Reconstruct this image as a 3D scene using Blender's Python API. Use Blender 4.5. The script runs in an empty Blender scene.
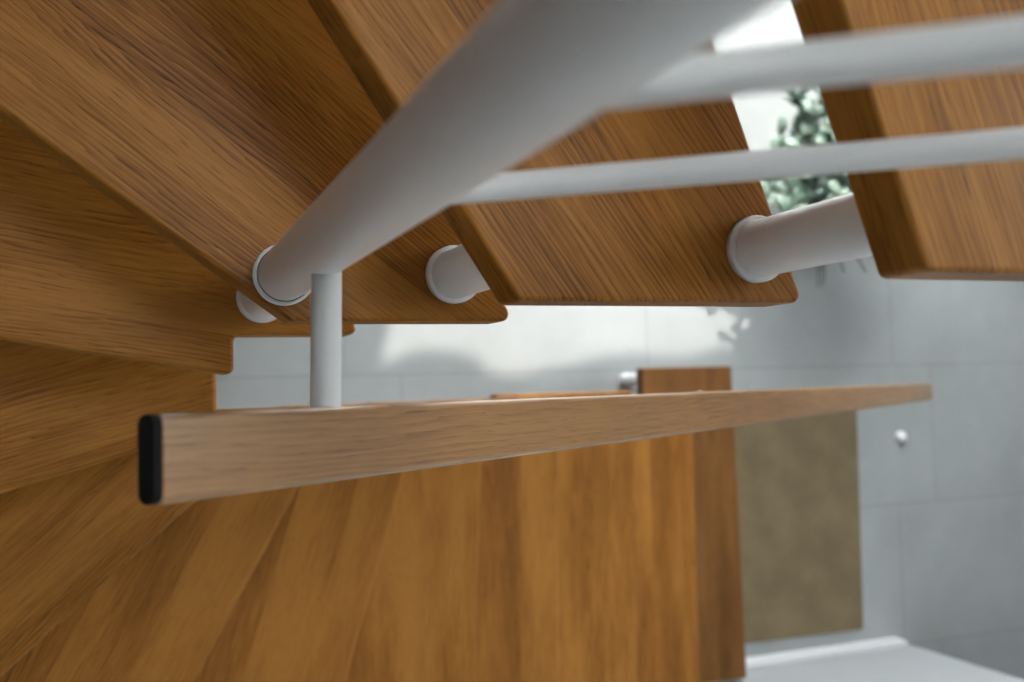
import bpy, bmesh, math, random
from mathutils import Vector, Matrix
C = bpy.context.scene.collection
PI = math.pi
ZC = 3.0614                       # height of the camera above the tiled floor
H = lambda k: ZC - 0.2*(4.3069 + k - 3)   # top of tread k (k=1 is the highest one in view)
TH = 0.042

# ------------------------------------------------------------------ helpers
def obj(name, bm, mat, parent=None, loc=(0,0,0), rotz=0, smooth=False):
    me = bpy.data.meshes.new(name)
    bmesh.ops.recalc_face_normals(bm, faces=bm.faces)
    bm.to_mesh(me); bm.free()
    if mat: me.materials.append(mat)
    if smooth:
        for p in me.polygons: p.use_smooth = True
    o = bpy.data.objects.new(name, me); C.objects.link(o)
    o.location = loc; o.rotation_euler = (0,0,rotz)
    if parent: o.parent = parent
    return o
def thing(name, label, cat, loc=(0,0,0), group=None):
    o = bpy.data.objects.new(name, None); C.objects.link(o); o.location = loc
    o.empty_display_size = .05
    return tag(o, label, cat, group)
def tag(o, label, cat, group=None):
    o['label'] = label; o['category'] = cat
    if group: o['group'] = group
    return o
def struct(name, bm, mat, parent=None):
    o = obj(name, bm, mat, parent)
    if parent is None: o['kind'] = 'structure'
    return o
def box(bm, x0, x1, y0, y1, z0, z1):
    vs = [bm.verts.new((x,y,z)) for z in (z0,z1) for x,y in ((x0,y0),(x1,y0),(x1,y1),(x0,y1))]
    for f in ((0,3,2,1),(4,5,6,7),(0,1,5,4),(1,2,6,5),(2,3,7,6),(3,0,4,7)):
        bm.faces.new([vs[i] for i in f])
def bevel(o, w=.004, seg=3, ang=35):
    m = o.modifiers.new('bevel','BEVEL'); m.width = w; m.segments = seg
    m.limit_method = 'ANGLE'; m.angle_limit = math.radians(ang); m.harden_normals = False
    for p in o.data.polygons: p.use_smooth = True
    m2 = o.modifiers.new('wn','WEIGHTED_NORMAL'); m2.keep_sharp = True
def lathe(bm, prof, n=64, base=Vector((0,0,0)), axis=Vector((0,0,1))):
    axis = axis.normalized(); q = Vector((0,0,1)).rotation_difference(axis)
    rings = []
    for r, z in prof:
        if r < 1e-6: rings.append([bm.verts.new(base + q @ Vector((0,0,z)))])
        else: rings.append([bm.verts.new(base + q @ Vector((r*math.cos(2*PI*i/n), r*math.sin(2*PI*i/n), z))) for i in range(n)])
    for a, b in zip(rings, rings[1:]):
        for i in range(n):
            j = (i+1) % n
            if len(a) == 1 and len(b) == 1: continue
            if len(a) == 1: bm.faces.new((a[0], b[i], b[j]))
            elif len(b) == 1: bm.faces.new((a[i], a[j], b[0]))
            else: bm.faces.new((a[i], a[j], b[j], b[i]))
def rod_prof(r, L, e=.0015):
    return [(0,0),(r-e,0),(r-.3*e,.3*e),(r,e),(r,L-e),(r-.3*e,L-.3*e),(r-e,L),(0,L)]
def fillet(pts, rad, seg=6):
    out = []; n = len(pts)
    for i in range(n):
        p = Vector(pts[i][:2]); a = Vector(pts[i-1][:2]); b = Vector(pts[(i+1)%n][:2])
        r = pts[i][2] if len(pts[i]) > 2 else rad
        u = (a-p).normalized(); v = (b-p).normalized()
        ang = u.angle(v)
        if r <= 0 or ang > PI-.05: out.append(p); continue
        d = min(r/math.tan(ang/2), (a-p).length*.45, (b-p).length*.45)
        r = d*math.tan(ang/2)
        cen = p + (u+v).normalized()*(r/math.sin(ang/2))
        s = p+u*d-cen; e = p+v*d-cen
        a0 = math.atan2(s.y,s.x); a1 = math.atan2(e.y,e.x); da = (a1-a0+PI) % (2*PI) - PI
        for k in range(seg+1):
            t = a0+da*k/seg; out.append(cen+Vector((math.cos(t),math.sin(t)))*r)
    return out
def prism(bm, pts, z0, z1):
    lo = [bm.verts.new((p[0],p[1],z0)) for p in pts]; hi = [bm.verts.new((p[0],p[1],z1)) for p in pts]
    n = len(pts); bm.faces.new(lo[::-1]); bm.faces.new(hi)
    for i in range(n): j=(i+1)%n; bm.faces.new((lo[i],lo[j],hi[j],hi[i]))

# ------------------------------------------------------------------ materials
class NT:
    def __init__(s, name):
        s.m = bpy.data.materials.new(name); s.m.use_nodes = True; s.t = s.m.node_tree
        s.b = s.t.nodes['Principled BSDF']
    def n(s, ty, **kw):
        o = s.t.nodes.new(ty)
        for k, v in kw.items():
            if k.startswith('i_'):
                k = k[2:]; k = int(k) if k.isdigit() else k.replace('_',' ')
                if isinstance(v, bpy.types.NodeSocket): s.t.links.new(v, o.inputs[k])
                else: o.inputs[k].default_value = v
            else: setattr(o, k, v)
        return o
    def l(s, a, b): s.t.links.new(a, b)
    def math(s, op, a, b=None, c=None, clamp=False):
        o = s.n('ShaderNodeMath', operation=op, use_clamp=clamp)
        for i, v in enumerate((a,b,c)):
            if v is None: continue
            if isinstance(v, bpy.types.NodeSocket): s.l(v, o.inputs[i])
            else: o.inputs[i].default_value = v
        return o.outputs[0]
    def ramp(s, f, stops):
        o = s.n('ShaderNodeValToRGB'); s.l(f, o.inputs[0]); e = o.color_ramp.elements
        while len(e) < len(stops): e.new(.5)
        for i,(p,c) in enumerate(stops):
            e[i].position = p; e[i].color = (*c,1) if len(c)==3 else c
        return o.outputs[0]
    def mix(s, f, a, b, mode='MIX'):
        o = s.n('ShaderNodeMix', data_type='RGBA', blend_type=mode)
        for v, i in ((f,0),(a,6),(b,7)):
            if isinstance(v, bpy.types.NodeSocket): s.l(v, o.inputs[i])
            else: o.inputs[i].default_value = (*v,1) if isinstance(v, tuple) else v
        return o.outputs[2]
def oak(name, light, mid, dark, stave=.1, rough=.42, grain=1.0, spec=.2, stave_amt=.2, period=.0048):
    """oiled oak, grain along the object's local X"""
    N = NT(name)
    tc = N.n('ShaderNodeTexCoord'); oi = N.n('ShaderNodeObjectInfo')
    off = N.n('ShaderNodeVectorMath', operation='SCALE', i_0=(7.3,3.1,1.7)); N.l(oi.outputs['Random'], off.inputs['Scale'])
    add = N.n('ShaderNodeVectorMath', operation='ADD', i_0=tc.outputs['Object'], i_1=off.outputs[0])
    P = add.outputs[0]
    sep = N.n('ShaderNodeSeparateXYZ', i_0=P)
    # glued staves
    st = N.math('FLOOR', N.math('DIVIDE', sep.outputs[1], stave))
    wn = N.n('ShaderNodeTexWhiteNoise', noise_dimensions='1D', i_W=st)
    # per stave shift so that the grain does not run through the joints
    sh = N.n('ShaderNodeVectorMath', operation='SCALE', i_0=(5.,0.9,2.)); N.l(wn.outputs['Value'], sh.inputs['Scale'])
    P2 = N.n('ShaderNodeVectorMath', operation='ADD', i_0=P, i_1=sh.outputs[0]).outputs[0]
    mp = N.n('ShaderNodeMapping', i_0=P2); mp.inputs['Scale'].default_value = (1.3,5,5)
    warp = N.n('ShaderNodeTexNoise', i_Vector=mp.outputs[0], i_Scale=1.0, i_Detail=2., i_Roughness=.45)
    # growth rings: distance across the board plus slow warp
    s2 = N.n('ShaderNodeSeparateXYZ', i_0=P2)
    ringv = N.math('ADD', N.math('MULTIPLY', s2.outputs[1], 1/period), N.math('MULTIPLY', warp.outputs[0], 26.))
    mw = N.n('ShaderNodeMapping', i_0=P2); mw.inputs['Scale'].default_value = (7,75,75)
    w2 = N.n('ShaderNodeTexNoise', i_Vector=mw.outputs[0], i_Scale=1.0, i_Detail=3., i_Roughness=.6)
    ringv = N.math('ADD', ringv, N.math('MULTIPLY', w2.outputs[0], 2.6))
    ring = N.math('FRACT', ringv)
    ringp = N.math('POWER', ring, 2.2)
    # long fibres and pores
    mf = N.n('ShaderNodeMapping', i_0=P2); mf.inputs['Scale'].default_value = (14,420,420)
    fib = N.n('ShaderNodeTexNoise', i_Vector=mf.outputs[0], i_Scale=1.0, i_Detail=3., i_Roughness=.6)
    mpo = N.n('ShaderNodeMapping', i_0=P2); mpo.inputs['Scale'].default_value = (45,900,900)
    por = N.n('ShaderNodeTexNoise', i_Vector=mpo.outputs[0], i_Scale=1.0, i_Detail=1.)
    pore = N.math('MULTIPLY', N.ramp(por.outputs[0], [(.56,(0,0,0)),(.68,(1,1,1))]), ringp)
    mb = N.n('ShaderNodeMapping', i_0=P2); mb.inputs['Scale'].default_value = (1.6,9,9)
    broad = N.n('ShaderNodeTexNoise', i_Vector=mb.outputs[0], i_Scale=1.3, i_Detail=3.)
    v = N.math('ADD', N.math('MULTIPLY', N.math('MULTIPLY', ringp, N.ramp(broad.outputs[0],[(.35,(.25,.25,.25)),(.6,(1.3,1.3,1.3))])), .36*grain), N.math('MULTIPLY', N.math('SUBTRACT', fib.outputs[0], .5), 1.2*grain))
    v = N.math('ADD', v, N.math('MULTIPLY', N.math('SUBTRACT', broad.outputs[0], .5), 1.1))
    v = N.math('ADD', v, N.math('MULTIPLY', N.math('SUBTRACT', wn.outputs['Value'], .5), stave_amt))
    v = N.math('ADD', v, .18, clamp=True)
    col = N.ramp(v, [(0.,light),(.45,mid),(1.,dark)])
    col = N.mix(N.math('MULTIPLY', pore, .55*grain), col, tuple(c*.45 for c in dark))
    # the odd small knot
    vk = N.n('ShaderNodeTexVoronoi', i_Vector=P2, i_Scale=5.); 
    kn = N.ramp(vk.outputs['Distance'], [(.012,(1,1,1)),(.03,(0,0,0))])
    col = N.mix(N.math('MULTIPLY', kn, .8), col, (.05,.02,.006))
    N.l(col, N.b.inputs['Base Color'])
    N.l(N.math('ADD', N.math('MULTIPLY', fib.outputs[0], .18), rough-.06), N.b.inputs['Roughness'])
    N.b.inputs['Specular IOR Level'].default_value = spec
    bp = N.n('ShaderNodeBump', i_Strength=.25*grain, i_Distance=.0006)
    N.l(N.math('SUBTRACT', fib.outputs[0], N.math('ADD', pore, N.math('MULTIPLY', ringp,.5))), bp.inputs['Height'])
    N.l(bp.outputs[0], N.b.inputs['Normal'])
    if rough<.4: N.b.inputs['Coat Weight'].default_value=.7; N.b.inputs['Coat Roughness'].default_value=.2
    return N.m
def paint(name, col, rough=.35, spec=.5, var=.02):
    N = NT(name)
    tc = N.n('ShaderNodeTexCoord'); no = N.n('ShaderNodeTexNoise', i_Vector=tc.outputs['Object'], i_Scale=6., i_Detail=4.)
    c2 = tuple(c*(1-4*var) for c in col)
    N.l(N.mix(no.outputs[0], col, c2), N.b.inputs['Base Color'])
    N.b.inputs['Roughness'].default_value = rough; N.b.inputs['Specular IOR Level'].default_value = spec
    bp = N.n('ShaderNodeBump', i_Strength=.04, i_Distance=.001)
    n2 = N.n('ShaderNodeTexNoise', i_Vector=tc.outputs['Object'], i_Scale=250., i_Detail=2.)
    N.l(n2.outputs[0], bp.inputs['Height']); N.l(bp.outputs[0], N.b.inputs['Normal'])
    return N.m
def tiles():
    N = NT('floor_tiles')
    tc = N.n('ShaderNodeTexCoord')
    mp = N.n('ShaderNodeMapping', i_0=tc.outputs['Object'])
    mp.inputs['Location'].default_value = (-2.71+1.04*4, .985+.52*9, 0)
    br = N.n('ShaderNodeTexBrick', i_Vector=mp.outputs[0], i_Scale=1., offset=.83, offset_frequency=2)
    br.inputs['Mortar Size'].default_value = .0035; br.inputs['Mortar Smooth'].default_value = .2
    br.inputs['Brick Width'].default_value = 1.04; br.inputs['Row Height'].default_value = .52
    br.inputs['Color1'].default_value = (.375,.39,.39,1); br.inputs['Color2'].default_value = (.395,.41,.41,1)
    br.inputs['Mortar'].default_value = (.325,.325,.325,1)
    no = N.n('ShaderNodeTexNoise', i_Vector=tc.outputs['Object'], i_Scale=2.2, i_Detail=8., i_Roughness=.65)
    cl = N.ramp(no.outputs[0], [(.3,(.82,.82,.8)),(.7,(1.08,1.08,1.08))])
    N.l(N.mix(1., br.outputs[0], cl, 'MULTIPLY'), N.b.inputs['Base Color'])
    N.b.inputs['Roughness'].default_value = .38; N.b.inputs['Specular IOR Level'].default_value = .5
    return N.m
def coir():
    N = NT('doormat_coir')
    tc = N.n('ShaderNodeTexCoord')
    a = N.n('ShaderNodeTexNoise', i_Vector=tc.outputs['Object'], i_Scale=9., i_Detail=4.)
    b = N.n('ShaderNodeTexNoise', i_Vector=tc.outputs['Object'], i_Scale=260., i_Detail=3.)
    c1 = N.ramp(a.outputs[0], [(.3,(.165,.12,.068)),(.7,(.25,.185,.105))])
    N.l(N.mix(.45, c1, N.ramp(b.outputs[0], [(.3,(.09,.07,.04)),(.7,(.34,.26,.16))])), N.b.inputs['Base Color'])
    N.b.inputs['Roughness'].default_value = .95; N.b.inputs['Specular IOR Level'].default_value = .1
    bp = N.n('ShaderNodeBump', i_Strength=.8, i_Distance=.003); N.l(b.outputs[0], bp.inputs['Height']); N.l(bp.outputs[0], N.b.inputs['Normal'])
    return N.m
def leafmat():
    N = NT('leaf_green')
    tc = N.n('ShaderNodeTexCoord'); a = N.n('ShaderNodeTexNoise', i_Vector=tc.outputs['Object'], i_Scale=14.)
    N.l(N.ramp(a.outputs[0], [(.35,(.03,.07,.045)),(.65,(.26,.34,.27))]), N.b.inputs['Base Color'])
    N.b.inputs['Roughness'].default_value = .35
    return N.m
OAK = oak('oak_tread', (.40,.168,.028), (.265,.098,.012), (.078,.025,.003))
OAKD = oak('oak_tread_dark_stave', (.22,.096,.024), (.145,.056,.011), (.06,.021,.004), stave=.2)
OAKR = oak('oak_handrail', (.35,.172,.052), (.26,.120,.033), (.125,.052,.013), stave=.5, rough=.36, spec=.6, stave_amt=0, period=.0045)
WHITE = paint('white_powder_coat', (.90,.895,.885), .32)
COLLAR = paint('white_plastic', (.89,.89,.885), .42)
BLACK = paint('black_rubber', (.010,.010,.010), .8, .15)
SEAM = paint('dark_joint', (.03,.03,.03), .7)
DIM = paint('grey_wall_paint', (.16,.155,.15), .8, .2)
WALL = paint('white_wall_plaster', (.66,.67,.675), .85, .2)
SIDE = paint('pale_grey_wall_paint', (.40,.41,.415), .8, .2)
TILE = tiles(); MAT = coir(); LEAF = leafmat()
POT = paint('grey_green_pot', (.16,.19,.17), .6)
SOIL = paint('soil', (.03,.02,.012), .95)
STEM = paint('plant_stem', (.07,.05,.025), .8)
FRAME = paint('white_window_frame', (.75,.75,.75), .4)
def glass():
    m = bpy.data.materials.new('window_glass'); m.use_nodes = True; t = m.node_tree; t.nodes.clear()
    o = t.nodes.new('ShaderNodeOutputMaterial'); mx = t.nodes.new('ShaderNodeMixShader'); tr = t.nodes.new('ShaderNodeBsdfTransparent')
    gl = t.nodes.new('ShaderNodeBsdfGlossy'); gl.inputs['Roughness'].default_value = .02
    fr = t.nodes.new('ShaderNodeFresnel'); fr.inputs[0].default_value = 1.3
    t.links.new(fr.outputs[0], mx.inputs[0]); t.links.new(tr.outputs[0], mx.inputs[1]); t.links.new(gl.outputs[0], mx.inputs[2]); t.links.new(mx.outputs[0], o.inputs[0])
    return m
GLASS = glass()

# ------------------------------------------------------------------ the room
X0, X1, Y0, Y1, ZT = -.98, 5.5, -3.2, 2.3, 5.6
b = bmesh.new(); box(b, X0-.2, X1+.2, Y0-.2, Y1+.2, -.12, 0); struct('floor', b, TILE)
SX0,SX1,SY0,SY1 = .0,1.9,.5,1.6         # unseen roof opening, added for top light on the stairs
b = bmesh.new()
box(b, X0-.2, SX0, Y0-.2, Y1+.2, ZT, ZT+.15); box(b, SX1, X1+.2, Y0-.2, Y1+.2, ZT, ZT+.15)
box(b, SX0, SX1, Y0-.2, SY0, ZT, ZT+.15); box(b, SX0, SX1, SY1, Y1+.2, ZT, ZT+.15)
for p in ((SX0-.1,SX1+.1,SY0-.1,SY0),(SX0-.1,SX1+.1,SY1,SY1+.1),(SX0-.1,SX0,SY0,SY1),(SX1,SX1+.1,SY0,SY1)): box(b,*p,ZT+.15,ZT+1.15)  # deep shaft added so the top light comes down diffused
struct('ceiling', b, WALL)
b = bmesh.new(); box(b, X0-.15, X0, Y0-.2, Y1+.2, 0, ZT); struct('wall_left', b, DIM)
def pierced(bm, fixed, a0, a1, z0, z1, holes, along):
    """a wall slab with rectangular openings, made of boxes around them"""
    xs = sorted({a0,a1,*[h[0] for h in holes],*[h[1] for h in holes]}); zs = sorted({z0,z1,*[h[2] for h in holes],*[h[3] for h in holes]})
    for i in range(len(xs)-1):
        for k in range(len(zs)-1):
            cx=(xs[i]+xs[i+1])/2; cz=(zs[k]+zs[k+1])/2
            if any(h[0]<cx<h[1] and h[2]<cz<h[3] for h in holes): continue
            if along=='x': box(bm, xs[i],xs[i+1],fixed[0],fixed[1],zs[k],zs[k+1])
            else: box(bm, fixed[0],fixed[1],xs[i],xs[i+1],zs[k],zs[k+1])
    bmesh.ops.remove_doubles(bm, verts=bm.verts, dist=1e-5)
WB = [(1.32,2.99,0.0,2.66)]
b = bmesh.new(); pierced(b, (Y1,Y1+.15), X0, X1, 0, ZT, WB, 'x'); struct('wall_back', b, WALL)
WR = [(.2,2.1,3.5,5.3)]
b = bmesh.new(); pierced(b, (X1,X1+.15), Y0, Y1, 0, ZT, WR, 'y'); struct('wall_right', b, SIDE)
b = bmesh.new(); box(b, X0, X1, Y0-.15, Y0, 0, ZT); struct('wall_front', b, DIM)
# the stair's own partition wall, with the free end seen at the bottom of the picture
b = bmesh.new(); prism(b, fillet([(X0,-.972,0),(2.70,-.972,.012),(2.70,-1.10,.012),(X0,-1.10,0)], .01), 0, ZT); struct('wall_stairs', b, SIDE)
b = bmesh.new(); box(b, 1.95, 2.662, -.972, -.950, 0, .07); o = struct('baseboard_stairs', b, FRAME); bevel(o,.003,2)
def window(name, along, fixed, h, mull):
    bm = bmesh.new(); t=.05; a0,a1,z0,z1 = h; y0,y1 = fixed
    parts = [(a0,a1,z0,z0+t),(a0,a1,z1-t,z1),(a0,a0+t,z0+t,z1-t),(a1-t,a1,z0+t,z1-t)]
    for i in range(1,mull): c=a0+(a1-a0)*i/mull; parts.append((c-t/2,c+t/2,z0+t,z1-t))
    for p in parts:
        if along=='x': box(bm,p[0],p[1],y0,y1,p[2],p[3])
        else: box(bm,y0,y1,p[0],p[1],p[2],p[3])
    o = struct(name, bm, FRAME)
    g = bmesh.new(); ym=(y0+y1)/2
    if along=='x': box(g,a0+t,a1-t,ym-.004,ym+.004,z0+t,z1-t)
    else: box(g,ym-.004,ym+.004,a0+t,a1-t,z0+t,z1-t)
    obj('pane', g, GLASS, o)
    return o
def fill_skylight():  # roof light added to fill the stairs from above
    bm = bmesh.new(); t=.05; z0,z1 = ZT+1.15, ZT+1.20
    for p in ((SX0,SX1,SY0,SY0+t),(SX0,SX1,SY1-t,SY1),(SX0,SX0+t,SY0+t,SY1-t),(SX1-t,SX1,SY0+t,SY1-t)): box(bm,*p,z0,z1)
    o = struct('added_skylight', bm, FRAME)
    g = bmesh.new(); box(g,SX0+t,SX1-t,SY0+t,SY1-t,z0+.02,z0+.03); obj('pane', g, GLASS, o)
fill_skylight()
w1 = window('window_1','x',(Y1+.03,Y1+.09),WB[0],1)
window('window_2','y',(X1+.03,X1+.09),WR[0],3)
# unseen scalloped strip added under the head of window_1: its hem gives the wavy edge of the sun patch
b = bmesh.new()
a0,a1,z1 = 1.33,2.98,2.66
HEM = [(.70,.095),(.756,.095),(.84,.13),(.934,.135),(1.03,.115),(1.066,.106),(1.10,.07),(1.133,.055),(1.237,.050),(1.30,.075),(1.343,.073),(1.49,.101),(1.60,.125),(1.641,.119),(1.80,.10),(1.876,.12),(2.031,.136),(2.049,.178),(2.20,.19),(2.3,.23)]
def hem(x):
    fx = x-.28*2.18
    for (xa,ya),(xb,yb) in zip(HEM,HEM[1:]):
        if fx<=xb: y=ya+(yb-ya)*max(0,(fx-xa)/(xb-xa)); break
    else: y=.23
    return (Y1-y)*1.08
n=160; prev=None
for i in range(n+1):
    t=i/n; x=a0+(a1-a0)*t
    z = hem(x)
    cur=[b.verts.new(c) for c in ((x,Y1-.004,z),(x,Y1-.010,z),(x,Y1-.010,z1),(x,Y1-.004,z1))]
    if prev:
        for k in range(4): b.faces.new((prev[k],cur[k],cur[(k+1)%4],prev[(k+1)%4]))
    else: b.faces.new(cur)
    prev=cur
b.faces.new(prev[::-1])
obj('sun_mask', b, WALL, w1)

# ------------------------------------------------------------------ treads
Xw = .106; Yt = .062; Yb = -.02          # edges of the stairwell
XL, YU, YD = -.83, 1.0, -.955            # outer ends of the treads
# front nosing of tread k: inner point on the well, outer point
F3 = ((.1335,Yt),(XL,.777))
F = {0:((.62,Yt),(.40,YU)), 1:((.4365,Yt),(.113,YU)), 2:((.261,Yt),(-.35,YU)), 3:F3, 4:((Xw,.0215),(XL,.192)),
     5:((Xw,-.036),(XL,-.298)), 6:((.233,Yb),(XL,-.940)), 7:((.3365,Yb),(-.191,YD)), 8:((.535,Yb),(.239,YD)),
     9:((.7235,Yb),(.671,YD)), 10:((.985,Yb),(.964,YD)), 11:((1.293,Yb),(1.277,YD)), 12:((1.600,Yb),(1.590,YD)), 13:((1.872,.058),(1.888,YD))}
def shift(seg, d):   # move a nosing line backwards (towards the next tread up) and return a point + direction
    a, c = Vector(seg[0]), Vector(seg[1]); u=(c-a).normalized(); nrm=Vector((u.y,-u.x))
    return a+nrm*d, u
def atY(pu, y): p,u=pu; return (p.x+u.x*(y-p.y)/u.y, y)
def atX(pu, x): p,u=pu; return (x, p.y+u.y*(x-p.x)/u.x)
L = lambda k: shift(F[k],0)
B = lambda k, d=.06: shift(F[k-1], d)
R = .007
poly = {
 1:[atY(L(1),Yt), atY(L(1),YU), atY(B(1),YU), atY(B(1),Yt)],
 2:[atY(L(2),Yt), atY(L(2),YU), (.4988-.364*(YU-.0706),YU), (.5014,Yt)],
 3:[atY(L(3),Yt), atX(L(3),XL), (XL,YU), (.334-.5*(YU-Yt),YU), (.334,Yt)],
 4:[atX(L(4),Xw), atX(L(4),XL), atX(B(4,.067),XL), atY(B(4,.067),Yt), (Xw,Yt)],
 5:[atX(L(5),Xw), atX(L(5),XL), atX(B(5,.07),XL), atX(B(5,.07),Xw-.0)],
 6:[atY(L(6),Yb), atX(L(6),XL), atX(B(6,.05),XL), atX(B(6,.05),Xw), (Xw,Yb)],
 7:[atY(L(7),Yb), atY(L(7),YD), (XL,YD), atX(B(7),XL), atY(B(7),Yb)],
 8:[atY(L(8),Yb), atY(L(8),YD), atY(B(8),YD), atY(B(8),Yb)],
 13:[F[13][0], F[13][1], (1.535,YD), (1.538,.058)],
}
for k in (9,10,12): poly[k]=[atY(L(k),Yb), atY(L(k),YD), atY(B(k),YD), atY(B(k),Yb)]
poly[11]=[(1.293,-.011), atY(L(11),YD), atY(B(11),YD), (.895,-.011)]
poly[12]=[atY(L(12),Yb-.008), atY(L(12),YD), atY(B(12),YD), atY(B(12),Yb-.008)]
labels = {
 1:'highest oak tread, blurred close up at the upper right corner behind two white rods',
 2:'oak tread reaching down behind the thick post, white spacer tube rising from its right corner',
 3:'large oak tread carrying the foot of the thick white post',
 4:'oak winder tread with a notch cut around the corner of the open well',
 5:'oak winder tread just below the notched one, beside the black rail end',
 6:'dark oak winder tread at the lower left, passing under the black end of the handrail',
 7:'oak winder tread below the handrail with a long diagonal nosing at the bottom left',
 8:'oak tread below the handrail, steep light nosing, left of the last tapered tread',
 9:'last tapered oak tread below the handrail, next to the straight pale treads',
 10:'pale oak tread, leftmost and uppermost of the straight treads below the handrail',
 11:'oak tread in the middle of the straight lower treads, two above the lowest',
 12:'straight oak tread directly above the dark lowest tread',
 13:'lowest oak tread, dark stave and light nosing, next to the brown doormat',
}
for k in range(1,14):
    (ax,ay),(cx,cy) = F[k]
    ang = math.atan2(cy-ay,cx-ax)
    if k==2: ang += .06
    if k==3: ang -= .02
    pts = fillet(poly[k], R)
    mid = sum(pts, Vector((0,0)))/len(pts)
    rot = Matrix.Rotation(-ang,2)
    loc = [rot @ (p-mid) for p in pts]
    bm = bmesh.new(); prism(bm, loc, -TH, 0)
    o = obj('stair_tread', bm, OAKD if k==13 else OAK, None, (mid.x,mid.y,H(k)), ang)
    bevel(o, .004 if k<5 else .0065, 3, 40)
    tag(o, labels[k], 'stair tread', 'oak treads of the winding stair')

# ------------------------------------------------------------------ spacer posts between the treads
def collar_prof(R_, r, h):
    return [(r,0),(R_,0),(R_,h-.0012),(R_-.0005,h-.0004),(R_-.0014,h),(r,h)]
sp = {2:(.457,.103), 3:(.2764,.1034), 4:(.1347,.1003), 5:(.035,.098), 6:(.068,-.005), 7:(.150,-.066), 8:(.262,-.062),
      9:(.472,-.062), 10:(.683,-.062), 11:(.945,-.062), 12:(1.252,-.062), 13:(1.568,-.062), 14:(1.585,.020)}
splab = {2:'thick white spacer tube rising from the middle oak tread to the highest one', 3:'white round spacer foot half hidden behind the middle oak tread',
 4:'white spacer foot peeking out below the collar of the thick post, on the notched tread', 14:'white round floor foot under the back corner of the lowest tread'}
for k,(x,y) in sp.items():
    z0 = 0 if k==14 else H(k); z1 = H(k-1)-TH
    name = 'short white spacer tube under the oak tread %s, hidden below it'
    lab = splab.get(k) or ['white spacer tube hidden between the notched tread and the winder below it','white spacer tube under the winder tread beside the black rail end',
       'white spacer tube under the dark winder tread at lower left','white spacer tube under the winder tread with the long diagonal nosing','white spacer tube under the steep tapered tread below the rail',
       'white spacer tube under the last tapered tread','white spacer tube under the uppermost straight lower tread','white spacer tube under the middle straight lower tread',
       'white spacer tube under the straight tread just above the lowest'][k-5]
    t = thing('spacer_post', lab, 'stair spacer', (x,y,z0), 'white spacers between the treads')
    bm = bmesh.new(); lathe(bm, rod_prof(.0218, z1-z0, .0005)); obj('tube', bm, WHITE, t, smooth=False)
    for p in t.children[0].data.polygons: p.use_smooth = len(p.vertices)==4
    Rr = .0258
    bm = bmesh.new(); lathe(bm, collar_prof(Rr,.0219,.0075)); c=obj('collar', bm, COLLAR, t)
    for p in c.data.polygons: p.use_smooth = abs(p.normal.z)<.5
    bm = bmesh.new(); lathe(bm, collar_prof(Rr,.0219,.0075), base=Vector((0,0,z1-z0)), axis=Vector((0,0,-1))); c=obj('collar', bm, COLLAR, t)
    for p in c.data.polygons: p.use_smooth = abs(p.normal.z)<.5

# ------------------------------------------------------------------ newel post, rods, handrail
NX, NY = .1275, .1008
t = thing('newel_post', 'thick white newel post rising from the large oak tread out of the picture', 'post', (NX,NY,H(3)))
t.rotation_euler[1] = -.009
bm = bmesh.new(); lathe(bm, rod_prof(.0222, .93, .004), 96); obj('tube', bm, WHITE, t, smooth=True)
bm = bmesh.new(); lathe(bm, [(.0222,0),(.0258,0),(.0258,.006),(.0252,.0072),(.0240,.0078),(.0235,.0066),(.0222,.0066)], 96); obj('collar', bm, COLLAR, t, smooth=False)
for p in t.children[1].data.polygons: p.use_smooth = abs(p.normal.z)<.5
bm = bmesh.new(); lathe(bm, [(.0222,.0066),(.0229,.0067),(.0229,.0070),(.0222,.0070)], 96); obj('joint_line', bm, SEAM, t)
def rod(name, p0, p1, r, lab, cat, group=None):
    p0=Vector(p0); p1=Vector(p1); d=p1-p0
    bm=bmesh.new(); q=Vector((0,0,1)).rotation_difference(d.normalized()).to_matrix()
    lathe(bm, rod_prof(r, d.length, .001), 48, axis=d)
    o=obj(name,bm,WHITE,None,p0,smooth=True); return tag(o,lab,cat,group)
for Hr, lab, e in ((.304,'upper and thicker looking of the two white rods joining the thick post',(-.0045,.0072)),(.500,'lower of the two white rods joining the thick post, above the white spacer tube',(-.0012,.0067))):
    g=1.32; s=.75
    rod('railing_rod', (NX+.017,NY+e[0],ZC-Hr+.018/g), (NX+g*s,NY+e[0],ZC-Hr+s), e[1], lab, 'railing rod', 'white rods of the upper railing')
rod('connecting_rod', (NX+.0,NY-.018,ZC-.672), (NX-.002,-.010,ZC-.672), .0102, 'short white rod running from the thick post down behind the handrail', 'railing rod')
# joint ring at the post end of the connecting rod
# handrail
g=1.25; W=.049; T=.014
S = Vector((.020,-.0322,ZC-.572)); D=Vector((g,0,-1)).normalized(); Lh=1.712*math.hypot(g,1)
UP=Vector((1,0,g)).normalized()
ty=math.atan2(1,g)
hr = thing('handrail', 'rectangular oak handrail with black end cap sloping away over the lower stair', 'handrail', S)
hr.rotation_euler[2] = -.0022
def rail_piece(name, l0, l1, mat, w=W, t_=T, r=.005, bev=.0015, rr=None):
    bm=bmesh.new()
    pts=fillet([(-w/2,-t_),(w/2,-t_),(w/2,0),(-w/2,0)], r, 5)
    lo=[bm.verts.new((l0,p.x,p.y)) for p in pts]; hi=[bm.verts.new((l1,p.x,p.y)) for p in pts]
    n=len(pts); bm.faces.new(lo[::-1]); bm.faces.new(hi)
    for i in range(n): j=(i+1)%n; bm.faces.new((lo[i],lo[j],hi[j],hi[i]))
    o=obj(name,bm,mat,hr); o.rotation_euler=(0,ty,0)
    if bev: bevel(o,bev,3,50)
    return o
rail_piece('rail', 0, Lh*.90, OAKR)
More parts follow.
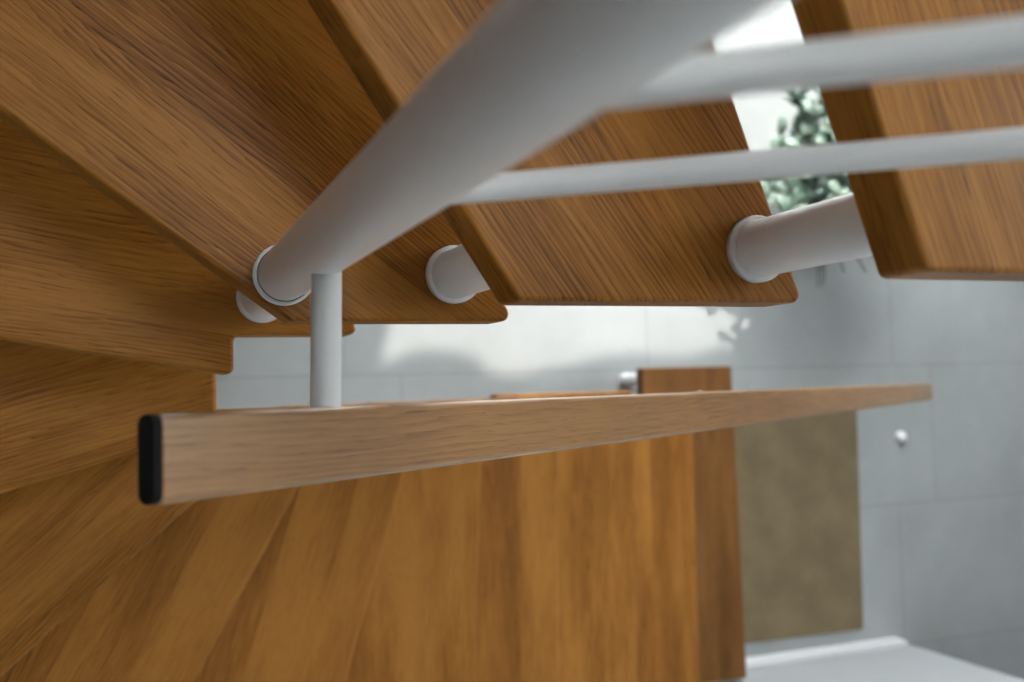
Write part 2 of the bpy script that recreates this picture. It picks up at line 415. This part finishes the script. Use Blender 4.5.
rail_piece('rail_end_piece', Lh*.90+.001, Lh, OAKR)
rail_piece('end_cap', -.006, 0, BLACK, W-.001, T-.001, .0064, .001)
# lower newel standing on the lowest tread, straight under the handrail
xb=1.745
zr = ZC-.572-(xb-.020)/g - T*math.hypot(g,1)/g
t = thing('newel_post', 'white lower newel post standing on the lowest tread under the far end of the handrail', 'post', (xb,-.040,H(13)))
bm = bmesh.new(); lathe(bm, rod_prof(.0125, zr-H(13)-.001, .001), 48); obj('tube', bm, WHITE, t, smooth=True)
bm = bmesh.new(); lathe(bm, collar_prof(.0165,.0125,.006)); c=obj('collar', bm, COLLAR, t)

# ------------------------------------------------------------------ doormat
bm = bmesh.new(); prism(bm, fillet([(1.955,-.900),(2.515,-.905),(2.527,-.085),(1.955,-.085)], .01), 0, .012)
o = obj('doormat', bm, MAT); bevel(o,.003,2); tag(o, 'brown coir doormat on the grey tiles beside the lowest tread', 'doormat')

bm = bmesh.new(); lathe(bm, [(0,0),(.022,0),(.022,.006),(.020,.014),(.014,.021),(.006,.024),(0,.0245)], 40)  # low white dome placed on the tiles beside the doormat
tag(obj('white_dome', bm, COLLAR, None, (2.73,-.216,0), smooth=True), 'small white dome on the grey tiles to the right of the doormat', 'door stop')

# ------------------------------------------------------------------ potted plant
random.seed(11)
px,py = 2.33,.68
t = thing('potted_plant', 'bushy green potted plant on the floor, seen between the two upper right treads', 'plant', (px,py,0))
bm = bmesh.new(); lathe(bm, [(0,0),(.070,0),(.075,.005),(.098,.125),(.104,.13),(.104,.142),(.094,.142),(.088,.12),(0,.12)], 48); obj('pot', bm, POT, t, smooth=True)
bm = bmesh.new(); lathe(bm, [(0,.124),(.05,.128),(.0885,.124)], 32); obj('soil', bm, SOIL, t)
bs = bmesh.new(); bl = bmesh.new()
def leaf(bm, p, d, up, L_, W_):
    side = d.cross(up).normalized(); up = side.cross(d).normalized(); prev=None
    for i in range(6):
        u=i/5; w=W_*math.sin(PI*min(1,.08+u*.92))**.8*(1 if i<5 else .05); c=p+d*L_*u+up*(.10*L_*math.sin(u*PI)-.14*L_*u*u)
        row=[bm.verts.new(c-side*w+up*w*.25), bm.verts.new(c), bm.verts.new(c+side*w+up*w*.25)]
        if prev:
            for k in range(2): bm.faces.new((prev[k],prev[k+1],row[k+1],row[k]))
        prev=row
for i in range(80):
    a=random.uniform(0,2*PI); lean=random.uniform(.05,1.0)**1.5*3; Ls=random.uniform(.18,.44)
    d=Vector((math.cos(a)*lean, math.sin(a)*lean, 1)).normalized(); p0=Vector((math.cos(a)*.04,math.sin(a)*.04,.12))
    lathe(bs, [(0,0),(.004,0),(.0022,Ls),(0,Ls)], 8, p0, d)
    for j in range(11):
        s=.2+.8*j/10; q=p0+d*Ls*s; b_=j*2.4+a
        if q.y<-.20: continue
        dd=(Vector((math.cos(b_),math.sin(b_),random.uniform(.0,.6)))).normalized()
        leaf(bl, q, dd, Vector((0,0,1)), random.uniform(.055,.09), random.uniform(.016,.026))
obj('stems', bs, STEM, t, smooth=True)
o = obj('foliage', bl, LEAF, t, smooth=True)
m = o.modifiers.new('s','SOLIDIFY'); m.thickness=.0008

# ------------------------------------------------------------------ light
W_ = bpy.data.worlds.new('World'); bpy.context.scene.world = W_; W_.use_nodes=True
bg = W_.node_tree.nodes['Background']; bg.inputs[0].default_value=(.90,.96,.98,1); bg.inputs[1].default_value=9.5
sd = bpy.data.lights.new('sun','SUN'); sd.energy=3.9; sd.angle=math.radians(.9); sd.color=(1,.95,.88)
so = bpy.data.objects.new('sun', sd); C.objects.link(so)
so.rotation_euler = Vector((.28,1.0,1.08)).to_track_quat('Z','Y').to_euler()

# ------------------------------------------------------------------ camera
cd = bpy.data.cameras.new('camera'); cam = bpy.data.objects.new('camera', cd); C.objects.link(cam)
cd.sensor_width=36; cd.sensor_fit='HORIZONTAL'; cd.lens=1016.577/1024*36; cd.clip_start=.01
r=Vector((.93351647,-.02587914,.35759932)); u=Vector((.00710314,.99853078,.05371995)); f=Vector((.35846415,.04760838,-.93232875))
cam.matrix_world = Matrix(((r.x,u.x,-f.x,0),(r.y,u.y,-f.y,0),(r.z,u.z,-f.z,ZC),(0,0,0,1)))
cd.dof.use_dof=True; cd.dof.focus_distance=.86; cd.dof.aperture_fstop=5.0
sc=bpy.context.scene; sc.camera=cam
sc.view_settings.view_transform='Standard'; sc.view_settings.look='None'; sc.view_settings.gamma=1; sc.view_settings.use_curve_mapping=False
sc.view_settings.exposure=.66
